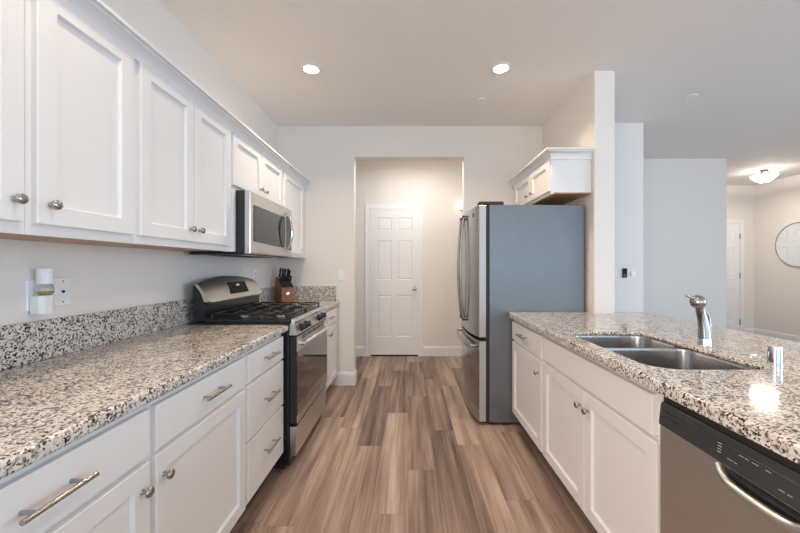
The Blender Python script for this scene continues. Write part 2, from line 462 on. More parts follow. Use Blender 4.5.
# sink cabinet must be hollow where the bowls hang: shorten its box below the bowls
for o in list(COL.objects):
    if o.name.startswith('cabinet_box') and o.parent and 'double sink' in o.parent['label']:
        me = o.data
        bm = new(); box(bm, .8255, .8445, y0+.001, y1-.001, .105, CB-.001); box(bm, .8445, XPB-.03, y0+.001, y1-.001, .105, .60)
        bmesh.ops.translate(bm, verts=bm.verts, vec=-Vector(o.parent.location)); bm.to_mesh(me); bm.free()
struct('wall_peninsula', box(bx(XPB, XPB+.10, -.25, 2.64, 0, CB-.001), .84, XPB-.001, -.25, -.17, 0, CB-.001), 'wall', recalc=False)
drawer_door('white base cabinet at the open end of the peninsula, before the dishwasher', -.165, .488, -1, XP, XPB-.03, 1, True)

# ------------------------------------------------------------------ counters and splashes
XE = -.75
o = part('countertop', slab2d([[(XE, -.2), (XE, 2.126), (XL+.001, 2.126), (XL+.001, -.2)]], CB, CT, .012, 0), 'granite', loc=(-1.08, 1, CB))
tag(o, 'long speckled granite countertop on the left, before the stove', 'countertop')
o = part('countertop', slab2d([[(XE, 2.926), (XE, YB-.001), (XL+.001, YB-.001), (XL+.001, 2.926)]], CB, CT, .012, 0), 'granite', loc=(-1.08, 3.3, CB))
tag(o, 'short speckled granite countertop in the corner beyond the stove, under the knife block', 'countertop')
SX0, SX1, SY0, SY1 = .858, 1.262, 1.20, 1.885
hole = rrect(SX0, SX1, SY0, SY1, (.06, .09, .10, .035), 8)
outer = [(.775, -.3), (1.84, -.3), (1.84, 2.735), (1.59, 2.735), (1.59, 2.640), (1.404, 2.640), (1.404, 2.731)] + \
        [(.775+.03-.03*math.cos(math.radians(a)), 2.731-.03+.03*math.sin(math.radians(a))) for a in (90, 68, 45, 22, 0)]
CI = CT-.020
bm = slab2d([outer, hole], CI, CT, .009, 0)
ring = rrect(SX0-.03, SX1+.03, SY0-.03, SY1+.03, .09, 8)
b2 = slab2d([outer, ring], CB, CI+.011, .004, 0)
me_ = bpy.data.meshes.new('tmp'); b2.to_mesh(me_); b2.free(); bm.from_mesh(me_); bpy.data.meshes.remove(me_)
o = part('countertop', bm, 'granite', loc=(1.3, 1.2, CB))
tag(o, 'wide speckled granite peninsula countertop on the right with the sink cut in', 'countertop')
SH = 1.056
o = part('backsplash', bx(XL+.001, -1.40, -.2, YB-.022, CT+.0005, SH, bev=.003), 'granite', loc=(-1.41, 1, CT)); tag(o, 'long low granite backsplash strip on the left wall, passing behind the stove', 'backsplash')
o = part('backsplash', bx(XL+.001, -.787, YB-.021, YB-.001, CT+.0005, SH, bev=.003), 'granite', loc=(-1.1, YB-.01, CT)); tag(o, 'granite backsplash strip on the back wall right of the knife block', 'backsplash')

# ------------------------------------------------------------------ upper cabinets
XU = -1.095; UB, UT = 1.355, 2.14
def upper_cabinet(label, s, xf, xb, y0, y1, zb, doors, ztop=UT, wood=True):
    xfr = xf-s*.02
    t = thing('wall_cabinet', label, 'cabinet', (xfr, (y0+y1)/2, zb))
    a, b = sorted((xfr, xb))
    part('cabinet_box', bx(a, b, y0+.0005, y1-.0005, zb+.012, ztop), 'cab', t)
    lip = sorted((xfr, xfr-s*.019)); part('face_frame', bx(lip[0], lip[1], y0+.0005, y1-.0005, zb, zb+.0119), 'cab', t)
    inn = sorted((xfr-s*.0195, xb))
    if wood: o = part('bottom_panel', bx(inn[0], inn[1], y0+.0005, y1-.0005, zb+.003, zb+.0119), 'maple', t); o['label'] = 'tan wood underside'
    Q = face_x(xf, s)
    for (a0, a1, b0, b1, ka, kb) in doors:
        d = part('door', front(new(), Q, a0, a1, b0, b1), 'cab', t, 25)
        knob(Q, ka, kb, d)
    return t
XWL = XL+.002; KZ = 1.449
upper_cabinet('white single-door wall cabinet at the left edge of the photo', 1, XU, XWL, .60, .998, UB, [(.615, .981, 1.388, 2.105, .954, KZ)])
upper_cabinet('white single-door wall cabinet above the air freshener, second from the left', 1, XU, XWL, .998, 1.387, UB, [(1.015, 1.370, 1.388, 2.105, 1.050, KZ)])
u3 = upper_cabinet('white two-door wall cabinet left of the microwave', 1, XU, XWL, 1.387, 2.130, UB, [(1.404, 1.753, 1.388, 2.105, 1.718, KZ), (1.758, 2.115, 1.388, 2.105, 1.79, KZ)])
part('filler_strip', bx(-1.1145, -1.086, 2.118, 2.147, UB, 1.7415), 'cab', u3)
upper_cabinet('short white two-door wall cabinet above the microwave', 1, XU, XWL, 2.130, 2.99, 1.742, [(2.142, 2.553, 1.772, 2.105, 2.515, 1.825), (2.558, 2.975, 1.772, 2.105, 2.60, 1.825)], wood=False)
upper_cabinet('white single-door wall cabinet between microwave and back wall', 1, XU, XWL, 2.99, YB-.002, UB, [(3.02, 3.56, 1.388, 2.105, 3.05, KZ)])
CR = [(0, 2.095), (.013, 2.095), (.013, 2.107), (.005, 2.110), (.008, 2.122), (.016, 2.136), (.030, 2.147), (.043, 2.151), (.043, 2.157), (.060, 2.158), (.060, 2.172), (-.02, 2.172), (-.02, 2.141), (0, 2.141)]
o = part('crown_molding', sweep(new(), [(XU-.0195, .60), (XU-.0195, YB-.002)], CR, -1), 'cab', ang=25)
tag(o, 'long white crown molding along the top of the left wall cabinets', 'molding')
# cabinet over the refrigerator
XK = 1.082
kf = upper_cabinet('short white two-door wall cabinet above the refrigerator', -1, XK, 1.413, 2.69, YB-.002, 1.83, [(2.70, 3.112, 1.852, 2.105, 3.05, 1.908), (3.118, 3.58, 1.852, 2.105, 3.17, 1.908)])
part('crown_molding', sweep(new(), [(1.413, 2.6895), (XK+.0195, 2.6895), (XK+.0195, YB-.002)], CR, 1), 'cab', kf, ang=25)

# ------------------------------------------------------------------ microwave
MY0, MY1, MZ0, MZ1 = 2.150, 2.905, 1.337, 1.740
t = thing('microwave', 'stainless steel microwave hung over the stove', 'microwave', (-1.2, (MY0+MY1)/2, MZ0))
part('housing', bx(-1.376, -1.030, MY0, MY1, MZ0, MZ1, bev=.003), 'black', t)
QM = face_x(-.995, 1)
d = part('door', loft(new(), [[QM(a, b, n) for a, b in ((MY0+i, MZ0+.008+i), (MY1-i, MZ0+.008+i), (MY1-i, MZ1-.002-i), (MY0+i, MZ1-.002-i))] for i, n in ((0, -.034), (0, -.006), (.006, 0))], True, True), 'steel', t)
def panel_curved(Q, a0, a1, b0, b1, n, t_, cut=.02):
    pts = [(a0, b0+cut*.6), (a0, b1)] + [(a1, b1)] + [(a1, b0)]
    k = 8; bot = [(a1+(a0-a1)*i/k, b0+cut*.6*(i/k)**2) for i in range(1, k)]
    pts += bot
    return loft(new(), [[Q(a, b, n-t_) for a, b in pts], [Q(a, b, n) for a, b in pts]], True, True)
part('window', panel_curved(QM, MY0+.045, MY1-.16, MZ0+.075, MZ1-.085, .003, .006), 'micro_glass', d)
part('control_panel', loft(new(), [[QM(a, b, n) for a, b in ((MY1-.125, MZ0+.06), (MY1-.02, MZ0+.06), (MY1-.02, MZ1-.07), (MY1-.125, MZ1-.07))] for n in (-.004, .003)], True, True), 'micro_glass', d)
hy = MY1-.155
pts = [QM(hy, MZ0+.055+.30*k/14, .012+.045*math.sin(math.pi*k/14)**.7) for k in range(15)]
bm = tube(new(), pts, [.011+.010*math.sin(math.pi*k/14) for k in range(15)], 14, up=(0, 1, 0), flat=.55)
for z in (MZ0+.06, MZ0+.35): tube(bm, [QM(hy, z, -.003), QM(hy, z, .02)], .011, 12)
part('handle', bm, 'chrome', d, 50)
part('emblem', lathe(new(), [(.011, -.001), (.011, .002), (.009, .003), (0, .003)], QM(2.53, MZ1-.045, 0), (1, 0, 0)), 'emblem', d)
bm = new()
for k in range(9): box(bm, -1.30+.02*k, -1.292+.02*k, MY0+.08, MY1-.08, MZ0-.002, MZ0+.004)
part('vent_grille', bm, 'blackm', t)
part('mounting_plate', bx(XWL, -1.3755, MY0+.05, MY1-.05, MZ0+.06, MZ1-.03), 'blackm', t)

# ------------------------------------------------------------------ stove
RY0, RY1 = 2.137, 2.914
t = thing('gas_range', 'stainless steel gas stove with black grates set between the left counters', 'stove', (-1.03, (RY0+RY1)/2, 0))
part('body', bx(-1.345, -.748, RY0, RY1, .03, .912, bev=.003), 'black', t)
part('kick_plate', bx(-1.3, -.79, RY0+.02, RY1-.02, 0, .0295), 'blackm', t)
part('cooktop', bx(-1.28, -.735, RY0, RY1, .9125, .934, bev=.006), 'black', t)
part('front_rail', prism(new(), [(-.7345, RY0, .936), (-.7345, RY0, .905), (-.716, RY0, .905), (-.712, RY0, .918), (-.722, RY0, .936)], (0, RY1-RY0, 0)), 'steel', t)
# control panel, leaning back a little
cp = part('control_panel', prism(new(), [(-.7475, RY0+.004, .9045), (-.7475, RY0+.004, .836), (-.700, RY0+.004, .836), (-.7165, RY0+.004, .9045)], (0, RY1-RY0-.008, 0)), 'steel', t)
nk = Vector((.0685, 0, .0165)).normalized()
for ky in (2.245, 2.345, 2.67, 2.775):
    o0 = Vector((-.708, ky, .870))
    bm = lathe(new(), [(.027, -.002), (.027, .006), (.021, .010), (.019, .028), (.016, .031), (0, .031)], o0, nk, 20)
    up = Vector((-.0165, 0, .0685)).normalized()
    tube(bm, [o0+nk*.031-up*.019, o0+nk*.031+up*.019], .0045, 8)
    part('knob', bm, 'black', cp, 40)
# oven door
dx = -.702
od = part('oven_door', bx(-.747, dx, RY0+.004, RY1-.004, .285, .828, bev=.004), 'black', t)
QO = face_x(dx, 1)
def strip(a0, a1, b0, b1, n0=-.003, n1=.004): return loft(new(), [[QO(a, b, n) for a, b in ((a0, b0), (a1, b0), (a1, b1), (a0, b1))] for n in (n0, n1)], True, True)
part('door_trim', strip(RY0+.006, RY1-.006, .735, .826), 'steel', od)
part('door_trim', strip(RY0+.006, RY1-.006, .288, .335), 'steel', od)
part('window', strip(RY0+.006, RY1-.006, .336, .734, -.003, .003), 'glass_dark', od)
bm = new()
for k in range(5):
    a0 = 2.235+k*.118
    for j in range(2): tube(bm, [QO(a0, .802+.012*j, .0035), QO(a0+.088, .802+.012*j, .0035)], .0038, 8)
part('vent_slot', bm, 'blackm', od)
n = 16
pts = [QO(2.20+(2.86-2.20)*k/n, .776+.012*math.sin(math.pi*k/n), .030+.024*math.sin(math.pi*k/n)) for k in range(n+1)]
bm = tube(new(), pts, .0135, 14)
for k in (0, n): tube(bm, [pts[k]-Vector((.031, 0, 0)), pts[k]+Vector((.004, 0, 0))], .0145, 14)
part('handle', bm, 'chrome', od, 50)
part('emblem', lathe(new(), [(.012, -.002), (.012, .002), (.010, .003), (0, .003)], QO(2.53, .311, .004), (1, 0, 0)), 'emblem', od)
part('storage_drawer', bx(-.747, -.706, RY0+.004, RY1-.004, .085, .268, bev=.005), 'steel', t)
# backguard
bgd = part('backguard', prism(new(), [(-1.345, RY0, .9345), (-1.345, RY0, 1.140), (-1.329, RY0, 1.146), (-1.272, RY0, 1.032), (-1.275, RY0, 1.025), (-1.272, RY0, .9345)], (0, RY1-RY0, 0)), 'black', t)
bm = new(); K = 16; lo = []; hi = []
for k in range(K+1):
    f = k/K; y = RY0-.002+(RY1-RY0+.004)*f
    hh = 1.155+.040*(1-(2*f-1)**2)
    e = min(f, 1-f); cr_ = .012*max(0, 1-e/.06)**2
    topx = -1.317-(hh-1.155)*.5
    lo.append([(-1.247, y, 1.038+cr_), (-1.252, y, 1.030+cr_), (-1.275, y, 1.030+cr_)])
    hi.append([(-1.283+.004, y, 1.038+.6*(hh-1.038)), (topx+.004, y, hh-.006), (topx-.004, y, hh), (topx-.016, y, hh-.004), (-1.299, y, 1.038+.6*(hh-1.038)-.004)])
loops = [[Vector(p) for p in h[::-1]+l] for h, l in zip(hi, lo)]
loft(bm, loops, True, True)
bp = part('console', bm, 'steel_soft', bgd, 30)
def QC(a, b, n):  # on the sloped console face: b 0..1 from bottom to top
    p0 = Vector((-1.247, a, 1.038)); p1 = Vector((-1.283+.004, a, 1.038+.6*.155)); d = p1-p0
    nn = Vector((d.z, 0, -d.x)).normalized(); return p0+d*b+nn*n
dsp = part('display', loft(new(), [[QC(a, b, n_) for a, b in ((2.42, .35), (2.69, .35), (2.675, 1.22), (2.435, 1.22))] for n_ in (-.004, .003)], True, True), 'display', bp)
part('emblem', loft(new(), [[QC(a, b, n_) for a, b in ((2.53, .90), (2.575, .90), (2.575, 1.05), (2.53, 1.05))] for n_ in (.002, .0042)], True, True), 'emblem', bp)
# grates and burners
for gy0, gy1 in ((RY0+.03, 2.520), (2.531, RY1-.03)):
    bm = new(); gx0, gx1 = -1.245, -.765; z = .962; r = .0065
    for a, b in (((gx0, gy0), (gx1, gy0)), ((gx0, gy1), (gx1, gy1)), ((gx0, gy0), (gx0, gy1)), ((gx1, gy0), (gx1, gy1)), ((-1.005, gy0), (-1.005, gy1))):
        tube(bm, [(*a, z), (*b, z)], r, 8)
    for cx in (-1.125, -.885):
        cy = (gy0+gy1)/2
        for dx_, dy_ in ((1, 0), (-1, 0), (0, 1), (0, -1)):
            ex = cx+dx_*.12; ey = cy+dy_*(gy1-gy0)/2
            tube(bm, [(ex, ey, z), (cx+dx_*.055, cy+dy_*.055, z+.004), (cx+dx_*.03, cy+dy_*.03, z+.002)], r, 8)
    for ax in (gx0, gx1, -1.005):
        for ay in (gy0, gy1): tube(bm, [(ax, ay, .9335), (ax, ay, z)], .007, 8)
    part('grate', bm, 'iron', t, 50)
    for cx in (-1.125, -.885):
        bo = part('burner', lathe(new(), [(.055, .9335), (.055, .938), (.040, .941), (.038, .948), (0, .948)], (cx, (gy0+gy1)/2, 0)), 'nickel', t)
        part('burner_cap', lathe(new(), [(.036, .9482), (.037, .954), (.033, .957), (0, .957)], (cx, (gy0+gy1)/2, 0)), 'iron', bo)

# ------------------------------------------------------------------ refrigerator
FY0, FY1 = 2.742, 3.640; FM = (FY0+FY1)/2
t = thing('refrigerator', 'stainless steel french-door refrigerator with a grey side', 'refrigerator', (1.0, FM, 0))
part('case', bx(.632, 1.385, FY0, FY1, .022, 1.755, bev=.006), 'fridge_side', t)
part('gasket', bx(.604, .6318, FY0+.008, FY1-.008, .03, 1.75), 'blackm', t)
def bowx(y, e=.548, m=.500):
    u = (y-FM)/((FY1-FY0)/2); return m+(e-m)*abs(u)**2.2
def bow_door(y0, y1, z0, z1, back=.6035):
    K = 14; lp = []
    ys = [y0+(y1-y0)*k/K for k in range(K+1)]
    fr = [(bowx(y), y) for y in ys]
    def outl(ins):
        pts = [(back, y0+ins)]
        for k, (x, y) in enumerate(fr):
            yy = min(max(y, y0+ins), y1-ins); pts.append((x+ins*.7+ (.004 if k in (0, K) else 0), yy))
        pts.append((back, y1-ins)); return pts
    for ins, z in ((.005, z0), (0, z0+.006), (0, z1-.006), (.005, z1)): lp.append([(x, y, z) for x, y in outl(ins)])
    return loft(new(), lp, True, True)
d_far = part('door', bow_door(FM+.003, FY1, .696, 1.752), 'steel_v', t)
d_near = part('door', bow_door(FY0, FM-.003, .696, 1.752), 'steel_v', t)
d_frz = part('freezer_drawer', bow_door(FY0, FY1, .026, .672), 'steel_v', t)
for dd in (d_far, d_near, d_frz):
    dd.data.materials.append(M['door_edge'])
    for p in dd.data.polygons:
        if abs(p.normal.y) > .9: p.material_index = 1
for dd, hy in ((d_far, FM+.06), (d_near, FM-.085)):
    n = 18; xb = bowx(hy); z0, z1 = .80, 1.70
    pts = [(xb-.018-.030*math.sin(math.pi*k/n)**.8, hy, z0+(z1-z0)*k/n) for k in range(n+1)]
    bm = tube(new(), pts, .0175, 14, up=(0, 1, 0), flat=.6)
    for k in (0, n): tube(bm, [(xb+.006, hy, pts[k][2]), (xb-.024, hy, pts[k][2])], .015, 12)
    part('handle', bm, 'nickel', dd, 50)
    for k in (0, n):
        zz = pts[k][2]; part('handle_cap', bx(xb-.030, xb-.002, hy-.014, hy+.014, zz-.022, zz+.022, bev=.005), 'blackm', dd)
n = 16
pts = [(bowx(y)-.040, y, .615) for y in [2.83+(3.555-2.83)*k/n for k in range(n+1)]]
bm = tube(new(), pts, .017, 14, up=(0, 0, 1), flat=.6)
for k in (0, n): tube(bm, [pts[k], (pts[k][0]+.047, pts[k][1], .615)], .014, 12)
part('handle', bm, 'nickel', d_frz, 50)
part('emblem', bx(bowx(2.87)-.002, bowx(2.87)+.006, 2.855, 2.885, 1.675, 1.705, bev=.002), 'panel_black', d_near)
for (a, b) in ((FY0+.01, FY0+.09), (FY1-.09, FY1-.01)):
    part('hinge_cover', bx(.552, .75, a, b, 1.7555, 1.784, bev=.006), 'blackm', t)
for fx in (.66, 1.34):
    for fy in (FY0+.05, FY1-.05): part('foot', lathe(new(), [(.02, 0), (.02, .023), (0, .023)], (fx, fy, 0)), 'blackm', t)
part('base_grille', bx(.605, .66, FY0+.08, FY1-.08, .003, .0215), 'blackm', t)

# ------------------------------------------------------------------ dishwasher
DY0, DY1 = .493, 1.104
t = thing('dishwasher', 'stainless steel dishwasher with a black control panel under the right counter', 'dishwasher', (1.1, .8, 0))
part('tub', bx(.835, 1.40, DY0, DY1, .03, .862), 'blackm', t)
part('toe_panel', bx(.86, .8345, DY0, DY1, 0, .10), 'blackm', t)
part('mounting_strip', bx(.812, .8345, DY0, DY1, .8315, .862), 'blackm', t)
QD = face_x(.797, -1)
dd = part('door', bx(.797, .8345, DY0+.003, DY1-.003, .11, .759, bev=.004), 'steel_soft', t)
cp = part('control_panel', prism(new(), [(.8345, DY0+.002, .7595), (.796, DY0+.002, .7595), (.795, DY0+.002, .766), (.801, DY0+.002, .822), (.806, DY0+.002, .831), (.8345, DY0+.002, .831)], (0, DY1-DY0-.004, 0)), 'panel_black', t)
def QP(a, b, n):  # on the panel, b 0..1
    return Vector((.795+.006*b-n, a, .766+.056*b))
bm = new()
for j in range(2):
    for k in range(4):
        a0 = 1.083-k*.019
        loft(bm, [[QP(a, b, n_) for a, b in ((a0, .42+.26*j), (a0-.015, .42+.26*j), (a0-.015, .52+.26*j), (a0, .52+.26*j))] for n_ in (-.002, .0008)], True, True)
part('vent_slot', bm, 'blackm', cp)
bm = new()
def mark(a, b, w, h):
    bm = new()
    loft(bm, [[QP(p, q, n_) for p, q in ((a, b), (a-w, b), (a-w, b+h), (a, b+h))] for n_ in (-.002, .0006)], True, True)
    part('printed_mark', bm, 'white_mark', cp)
for k in range(4): mark(.895, .30+.13*k, .011, .035)
for a, w in ((.868, .012), (.853, .016), (.826, .010), (.813, .014), (.786, .014), (.769, .010), (.742, .018), (.706, .012)): mark(a, .80, w, .028)
for a, w in ((.838, .012), (.823, .010), (.806, .016), (.775, .012), (.70, .014), (.684, .010)): mark(a, .66, w, .025)
for a, w in ((.866, .014), (.848, .008), (.70, .016), (.66, .014), (.745, .012), (.728, .010)): mark(a, .24, w, .025)
bm = new(); loft(bm, [[QP(a, b, n_) for a, b in ((1.02, .80), (.52, .80), (.52, .83), (1.02, .83))] for n_ in (-.002, .001)], True, True)
part('chrome_line', bm, 'nickel', cp)
# pocket handle: dark cavity with a bright lip bowed below
n = 20; ha, hb = .887, .665; arc = []
for k in range(n+1):
    f = k/n; e = (1-abs(2*f-1)**5)
    arc.append((ha+(hb-ha)*f,   .757-.030*e))
cav = [QD(a, b, .0015) for a, b in arc]
bm = loft(new(), [[p+Vector((.004, 0, 0)) for p in cav], cav], True, True)
part('handle_pocket', bm, 'black', dd)
bm = tube(new(), [QD(a, b-.004, .004+.012*math.sin(math.pi*k/n)**.6) for k, (a, b) in enumerate(arc)], .0135, 14)
part('handle', bm, 'steel', dd, 60)

# ------------------------------------------------------------------ sink, faucet, air gap
t = thing('kitchen_sink', 'double-bowl stainless steel sink sunk in the peninsula counter', 'sink', ((SX0+SX1)/2, (SY0+SY1)/2, CB-.2))
ZR = CI-.0012
def bowl(y0, y1, rad):
    x0, x1 = SX0-.006, SX1+.006
    L_ = [(0, ZR), (.003, ZR-.01), (.012, ZR-.15), (.022, ZR-.175), (.045, ZR-.188), (.09, ZR-.192)]
    return loft(new(), [[(x, y, z) for x, y in rrect(x0+i, x1-i, y0+i, y1-i, tuple(max(q-i*.3, .03) for q in rad), 8)] for i, z in L_], False, True)
YD = 1.600
for (a, b, rad) in ((SY0-.006, YD-.012, (.05, .05, .11, .06)), (YD+.012, SY1+.006, (.07, .09, .05, .05))):
    bm = bowl(a, b, rad); bo = part('basin', bm, 'sink', t, 40)
    part('drain', lathe(new(), [(.045, ZR-.1915), (.045, ZR-.189), (.035, ZR-.1885), (.02, ZR-.191), (0, ZR-.191)], ((SX0+SX1)/2, (a+b)/2, 0)), 'chrome', bo)
part('divider', bx(SX0-.006, SX1+.006, YD-.0118, YD+.0118, ZR-.012, ZR-.0005, bev=.004), 'sink', t)

fx, fy = 1.345, 1.575
t = thing('faucet', 'brushed single-lever kitchen faucet behind the double sink', 'faucet', (fx, fy, CT))
part('base', lathe(new(), [(.027, CT), (.027, CT+.006), (.0255, CT+.010), (.0245, CT+.030), (.0235, CT+.036), (0, CT+.036)], (fx, fy, 0)), 'chrome', t, 50)
bp_ = [(fx, fy, CT+.03), (fx-.002, fy, CT+.07), (fx-.008, fy, CT+.11), (fx-.017, fy, CT+.145), (fx-.026, fy-.004, CT+.168), (fx-.033, fy-.01, CT+.185)]
part('spout_body', tube(new(), bp_, [.025, .0225, .020, .018, .0165, .0155], 20), 'faucet', t, 60)
bm = new(); bmesh.ops.create_uvsphere(bm, u_segments=24, v_segments=16, radius=1)
for v in bm.verts: v.co = Matrix.Translation((fx-.044, fy-.016, CT+.197)) @ (Matrix.Rotation(math.radians(12), 4, 'Y') @ Vector((v.co.x*.031, v.co.y*.030, v.co.z*.031)))
hd = part('head', bm, 'faucet', t, 60)
part('lever', tube(new(), [(fx-.066, fy-.02, CT+.210), (fx-.082, fy-.022, CT+.218), (fx-.108, fy-.026, CT+.228)], [.0075, .006, .0045], 10), 'nickel', hd, 60)
part('rear_strut', tube(new(), [(fx-.010, fy+.004, CT+.180), (fx+.010, fy+.006, CT+.150), (fx+.025, fy+.006, CT+.128), (fx+.029, fy+.004, CT+.09), (fx+.027, fy, CT+.02)], .0045, 10), 'faucet', t, 60)
o = part('air_gap', lathe(new(), [(.0225, 0), (.0225, .004), (.021, .0045), (.021, .063), (.0195, .066), (0, .066)], (1.334, 1.262, CT+.0003), seg=28), 'chrome', loc=(1.334, 1.262, CT))
tag(o, 'short chrome cylinder standing on the peninsula counter, right of the sink', 'air gap')
o = part('hole_cover', lathe(new(), [(.031, 0), (.031, .002), (.027, .004), (0, .0045)], (1.372, 1.388, CT+.0003), seg=28), 'chrome', loc=(1.372, 1.388, CT))
tag(o, 'flat round cover on the peninsula counter between faucet and chrome cylinder', 'cover')

# ------------------------------------------------------------------ knife block
a = math.radians(42); KB = Vector((-1.272, 3.500, CT+.0005))
RK = Matrix.Translation(KB) @ Matrix.Rotation(a, 4, 'Z') @ Matrix.Scale(1.1, 4)      # local -Y is the front, +Y the back
t = thing('knife_block', 'cherry wood knife block with a black slotted top in the counter corner', 'knife block', tuple(KB))
def rk(bm): bmesh.ops.transform(bm, matrix=RK, verts=bm.verts); return bm
side = [(-.075, 0), (.075, 0), (.075, .205), (.045, .232), (-.068, .135), (-.075, .120)]
part('block', rk(prism(new(), [(-.058, y, z) for y, z in side], (.116, 0, 0))), 'cherry', t)
sl0, sl1 = Vector((0, -.066, .139)), Vector((0, .044, .2335))
sd = (sl1-sl0).normalized(); sn = Vector((0, -sd.z, sd.y))
part('slot_plate', rk(loft(new(), [[Vector((x, 0, 0))+sl0+sd*q+sn*n_ for x, q in ((-.052, .004), (.052, .004), (.052, .135), (-.052, .135))] for n_ in (-.003, .002)], True, True)), 'blackm', t)
part('emblem', rk(bx(-.014, .014, -.0775, -.0745, .070, .092, bev=.001)), 'emblem', t)
hd_dir = (sn*.75+Vector((0, 0, 1))*.65).normalized()
for (kx, q, ln) in ((-.042, .115, .105), (-.018, .115, .10), (.004, .118, .095), (.028, .115, .10), (.045, .112, .085), (-.03, .06, .07), (-.005, .06, .07), (.02, .06, .07), (.042, .06, .065)):
    b0 = Vector((kx, 0, 0))+sl0+sd*q+sn*.002
    bm = tube(new(), [b0+hd_dir*(ln*f) for f in (.16, .25, .6, .9, 1.0)], [.007, .0085, .008, .0095, .006], 10, up=(1, 0, 0), flat=1.3)
    bb = rk(tube(new(), [b0+hd_dir*(ln*.01), b0+hd_dir*(ln*.17)], [.006, .0068], 10, up=(1, 0, 0), flat=1.3))
    k = thing('kitchen_knife', 'black-handled knife standing in the cherry wood block', 'knife', tuple(RK @ b0), 'knives in the wooden block')
    part('handle', rk(bm), 'black', k, 60)
    part('bolster', bb, 'chrome', k)

# ------------------------------------------------------------------ wall plates and the air freshener
def plate(name, label, cat, Q, a, b, w=.07, h=.117, kind='outlet'):
    c = Q(a, b, 0); t = thing(name, label, cat, tuple(c))
    def R(i, n): return [Q(a-w/2+i, b-h/2+i, n), Q(a+w/2-i, b-h/2+i, n), Q(a+w/2-i, b+h/2-i, n), Q(a-w/2+i, b+h/2-i, n)]
    part('cover_plate', loft(new(), [R(0, .0002), R(0, .003), R(.003, .006)], True, True), 'plate', t, 25)
    ax = Q(a, b, 1)-c
    if kind == 'jack':
        part('jack', lathe(new(), [(.006, .005), (.006, .009), (.0035, .011), (0, .011)], c, ax, 12), 'blackm', t)
        for s in (-1, 1): part('screw', lathe(new(), [(.0035, .005), (.003, .0072), (0, .0074)], Q(a, b+s*.042, 0), ax, 10), 'nickel', t)
    elif kind == 'switch':
        part('rocker', loft(new(), [[Q(a+p, b+q, n) for p, q in ((-.016, -.033), (.016, -.033), (.016, .033), (-.016, .033))] for n in (.005, .008)], True, True), 'plate', t)
        part('toggle', loft(new(), [[Q(a+p, b+q, n) for p, q in ((-.004, -.008), (.004, -.008), (.004, .012), (-.004, .012))] for n in (.008, .016)], True, True), 'plate', t)
    elif kind == 'outlet':
        for s in (-1, 1):
            f = part('receptacle', lathe(new(), [(.016, .005), (.016, .0075), (0, .0078)], Q(a, b+s*.02, 0), ax, 18), 'plate', t)
            part('slot', loft(new(), [[Q(a+p, b+s*.02+q, n) for p, q in ((-.006, -.005), (.006, -.005), (.006, .006), (-.006, .006))] for n in (.0076, .0083)], True, True), 'panel_black', f)
    return t
QL = face_x(XL, 1); QB = face_y(YB, -1); QR = face_y(3.605, -1)
plate('wall_outlet', 'white wall outlet plate behind the plug-in air freshener', 'outlet', QL, 1.309, 1.153)
plate('jack_plate', 'white wall plate with one dark jack beside the air freshener', 'jack plate', QL, 1.406, 1.160, kind='jack')
plate('wall_outlet', 'white wall outlet plate on the left wall, above the backsplash between stove and knife block', 'outlet', QL, 3.16, 1.178)
plate('light_switch', 'white light switch on the back wall left of the hallway opening', 'switch', QB, -.738, 1.178, kind='switch')
t = thing('wall_keypad', 'small black wall control on the wall right of the partition', 'keypad', (2.238, 3.605, 1.20))
part('case', bx(2.215, 2.261, 3.587, 3.6048, 1.148, 1.246, bev=.004), 'blackm', t)
part('screen', bx(2.219, 2.257, 3.5855, 3.588, 1.19, 1.24), 'display', t)
bm = new()
for i in range(2):
    for j in range(3): box(bm, 2.223+.018*i, 2.236+.018*i, 3.5855, 3.5875, 1.154+.011*j, 1.161+.011*j)
part('button', bm, 'panel_black', t)
t = thing('wall_sensor', 'small white square sensor on the wall beside the black wall control', 'sensor', (2.325, 3.605, 1.187))
part('case', bx(2.303, 2.345, 3.590, 3.6048, 1.160, 1.214, bev=.004), 'plate', t)
part('lens', lathe(new(), [(.008, 0), (.007, .002), (0, .003)], (2.324, 3.590, 1.195), (0, -1, 0)), 'plate', t)

t = thing('air_freshener', 'white plug-in air freshener on the left outlet', 'air freshener', (-1.385, 1.308, 1.08))
part('housing', loft(new(), [[(x, y, z) for x, y in ((-1.411, 1.281-i), (-1.411, 1.335+i), (-1.378, 1.335+i), (-1.366, 1.318), (-1.366, 1.290), (-1.378, 1.281-i))] for z, i in ((1.083, -.004), (1.088, 0), (1.148, .001), (1.153, -.004))], True, True), 'plate', t, 30)
b = part('bottle', lathe(new(), [(.016, 1.1535), (.023, 1.160), (.0255, 1.172), (.024, 1.186), (.018, 1.1955), (0, 1.1955)], (-1.383, 1.308, 0)), 'glass', t, 60)
part('oil', lathe(new(), [(.011, 1.156), (.018, 1.162), (.0205, 1.169), (0, 1.169)], (-1.383, 1.308, 0)), 'oil', b, 60)
part('cap', lathe(new(), [(.0235, 1.1965), (.0235, 1.20), (.0225, 1.225), (.0250, 1.250), (.0245, 1.254), (.020, 1.254), (.018, 1.247), (0, 1.247)], (-1.383, 1.308, 0)), 'plate', t, 40)
part('plug_back', bx(-1.4125, -1.396, 1.300, 1.316, 1.12, 1.235, bev=.003), 'plate', t)

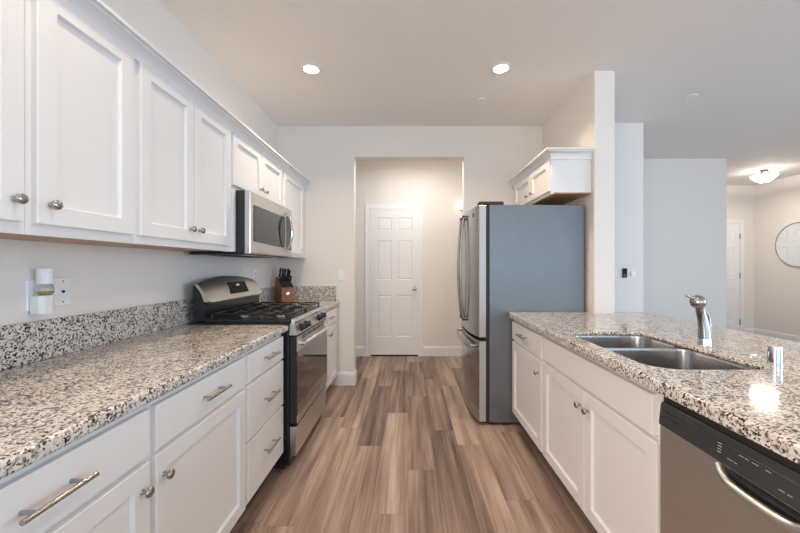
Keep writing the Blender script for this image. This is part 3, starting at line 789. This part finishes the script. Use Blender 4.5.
# ------------------------------------------------------------------ ceiling lamps and fittings
def can_light(x, y, label, power=9.5):
    t = thing('recessed_light', label, 'ceiling light', (x, y, CEIL), 'recessed ceiling lights')
    part('trim_ring', lathe(new(), [(.054, -.001), (.056, -.006), (.074, -.005), (.078, -.0005), (.078, -.0002), (.054, -.0002)], (x, y, CEIL)), 'trim', t, 40)
    part('lens', lathe(new(), [(.0535, -.0004), (.0535, -.003), (0, -.003)], (x, y, CEIL)), 'lens', t)
    area('lamp', (0, 0, -.012), (0, 0, 0), .10, .10, power, (1, .785, .57), 'DISK', t, math.radians(130))
can_light(-.752, 2.622, 'left round recessed light in the kitchen ceiling, above the stove side')
can_light(.689, 2.612, 'right round recessed light in the kitchen ceiling, toward the refrigerator')
can_light(-.752, .85, 'added unseen recessed ceiling light above the camera, stove side', 5)  # this pair is added out of view for warm light from above
can_light(.689, .85, 'added unseen recessed ceiling light above the camera, sink side', 5)
def cover(x, y, label):
    o = part('sprinkler_cover', lathe(new(), [(.047, -.0003), (.047, -.004), (.042, -.008), (0, -.0095)], (x, y, CEIL)), 'ceiling', loc=(x, y, CEIL)); tag(o, label, 'ceiling cover')
cover(.65, 3.108, 'faint round ceiling cover behind the right recessed light')
cover(2.48, 3.04, 'round ceiling cover over the living area right of the partition')

lx, ly = 5.49, 5.35
t = thing('ceiling_light', 'semi-flush ceiling light with an opal bowl in the foyer', 'ceiling light', (lx, ly, CEIL))
part('canopy', lathe(new(), [(.055, -.0005), (.055, -.012), (.04, -.022), (.012, -.028), (0, -.028)], (lx, ly, CEIL)), 'nickel', t)
for k in range(3):
    b_ = math.radians(90+120*k)
    part('arm', tube(new(), [(lx+.03*math.cos(b_), ly+.03*math.sin(b_), CEIL-.018), (lx+.07*math.cos(b_), ly+.07*math.sin(b_), CEIL-.045), (lx+.120*math.cos(b_), ly+.120*math.sin(b_), CEIL-.090)], .006, 8), 'nickel', t)
part('bowl', lathe(new(), [(.153, -.088), (.163, -.088), (.158, -.100), (.130, -.128), (.098, -.160), (.062, -.185), (.03, -.196), (0, -.198), (0, -.193), (.03, -.190), (.062, -.178), (.093, -.153), (.126, -.121)], (lx, ly, CEIL)), 'opal', t, 50)
part('rim', lathe(new(), [(.160, -.0875), (.167, -.0875), (.168, -.093), (.161, -.0935)], (lx, ly, CEIL)), 'nickel', t)
part('finial', lathe(new(), [(.017, -.1982), (.015, -.206), (.007, -.214), (0, -.216)], (lx, ly, CEIL)), 'nickel', t)
d = bpy.data.lights.new('bulb', 'POINT'); d.energy = 40; d.color = (1, .92, .83); d.shadow_soft_size = .05
o = bpy.data.objects.new('bulb', d); COL.objects.link(o); o.parent = t; o.location = (0, 0, -.105)
area('lamp', (0, 0, -.225), (0, 0, 0), .30, .30, 11, (1, .89, .77), 'DISK', t)

sx, sz = .735, 2.12
t = thing('wall_sconce', 'glowing globe wall light in the hallway, half hidden by the opening edge', 'wall light', (sx, HY, sz))
part('back_plate', lathe(new(), [(.055, .0003), (.055, .012), (.03, .02), (0, .02)], (sx+.01, HY, sz-.02), (0, -1, 0)), 'nickel', t)
part('arm', tube(new(), [(sx+.01, HY-.018, sz-.02), (sx, HY-.06, sz-.075), (sx, HY-.10, sz-.085), (sx, HY-.10, sz-.062)], .007, 10), 'nickel', t)
part('globe', lathe(new(), [(.02, -.062)]+[(.064*math.cos(math.radians(q)), .064*math.sin(math.radians(q))) for q in range(-68, 90, 12)]+[(0, .064)], (sx, HY-.10, sz)), 'globe', t, 60)
t = thing('ceiling_light', 'added unseen flush ceiling light that brightens the hallway', 'ceiling light', (.1, 4.08, CEIL))  # added out of view above the opening to light the hall evenly
part('diffuser', lathe(new(), [(.16, -.0005), (.16, -.03), (.12, -.06), (0, -.075)], (.1, 4.08, CEIL)), 'diffuser', t)
area('lamp', (0, 0, -.085), (0, 0, 0), .45, .45, 12, (1, .95, .90), 'DISK', t)

# ------------------------------------------------------------------ foyer mirror
t = thing('round_mirror', 'round frameless wall mirror in the foyer reflecting the white door', 'mirror', (XR, 5.58, 1.624))
part('frame', lathe(new(), [(.366, .0005), (.366, .022), (.358, .024), (.355, .016), (0, .016)], (XR, 5.58, 1.624), (-1, 0, 0), 64), 'nickel', t)
part('mirror_glass', lathe(new(), [(.3545, .0162), (.3545, .0185), (.350, .0195), (0, .0195)], (XR, 5.58, 1.624), (-1, 0, 0), 64), 'mirror', t, 10)
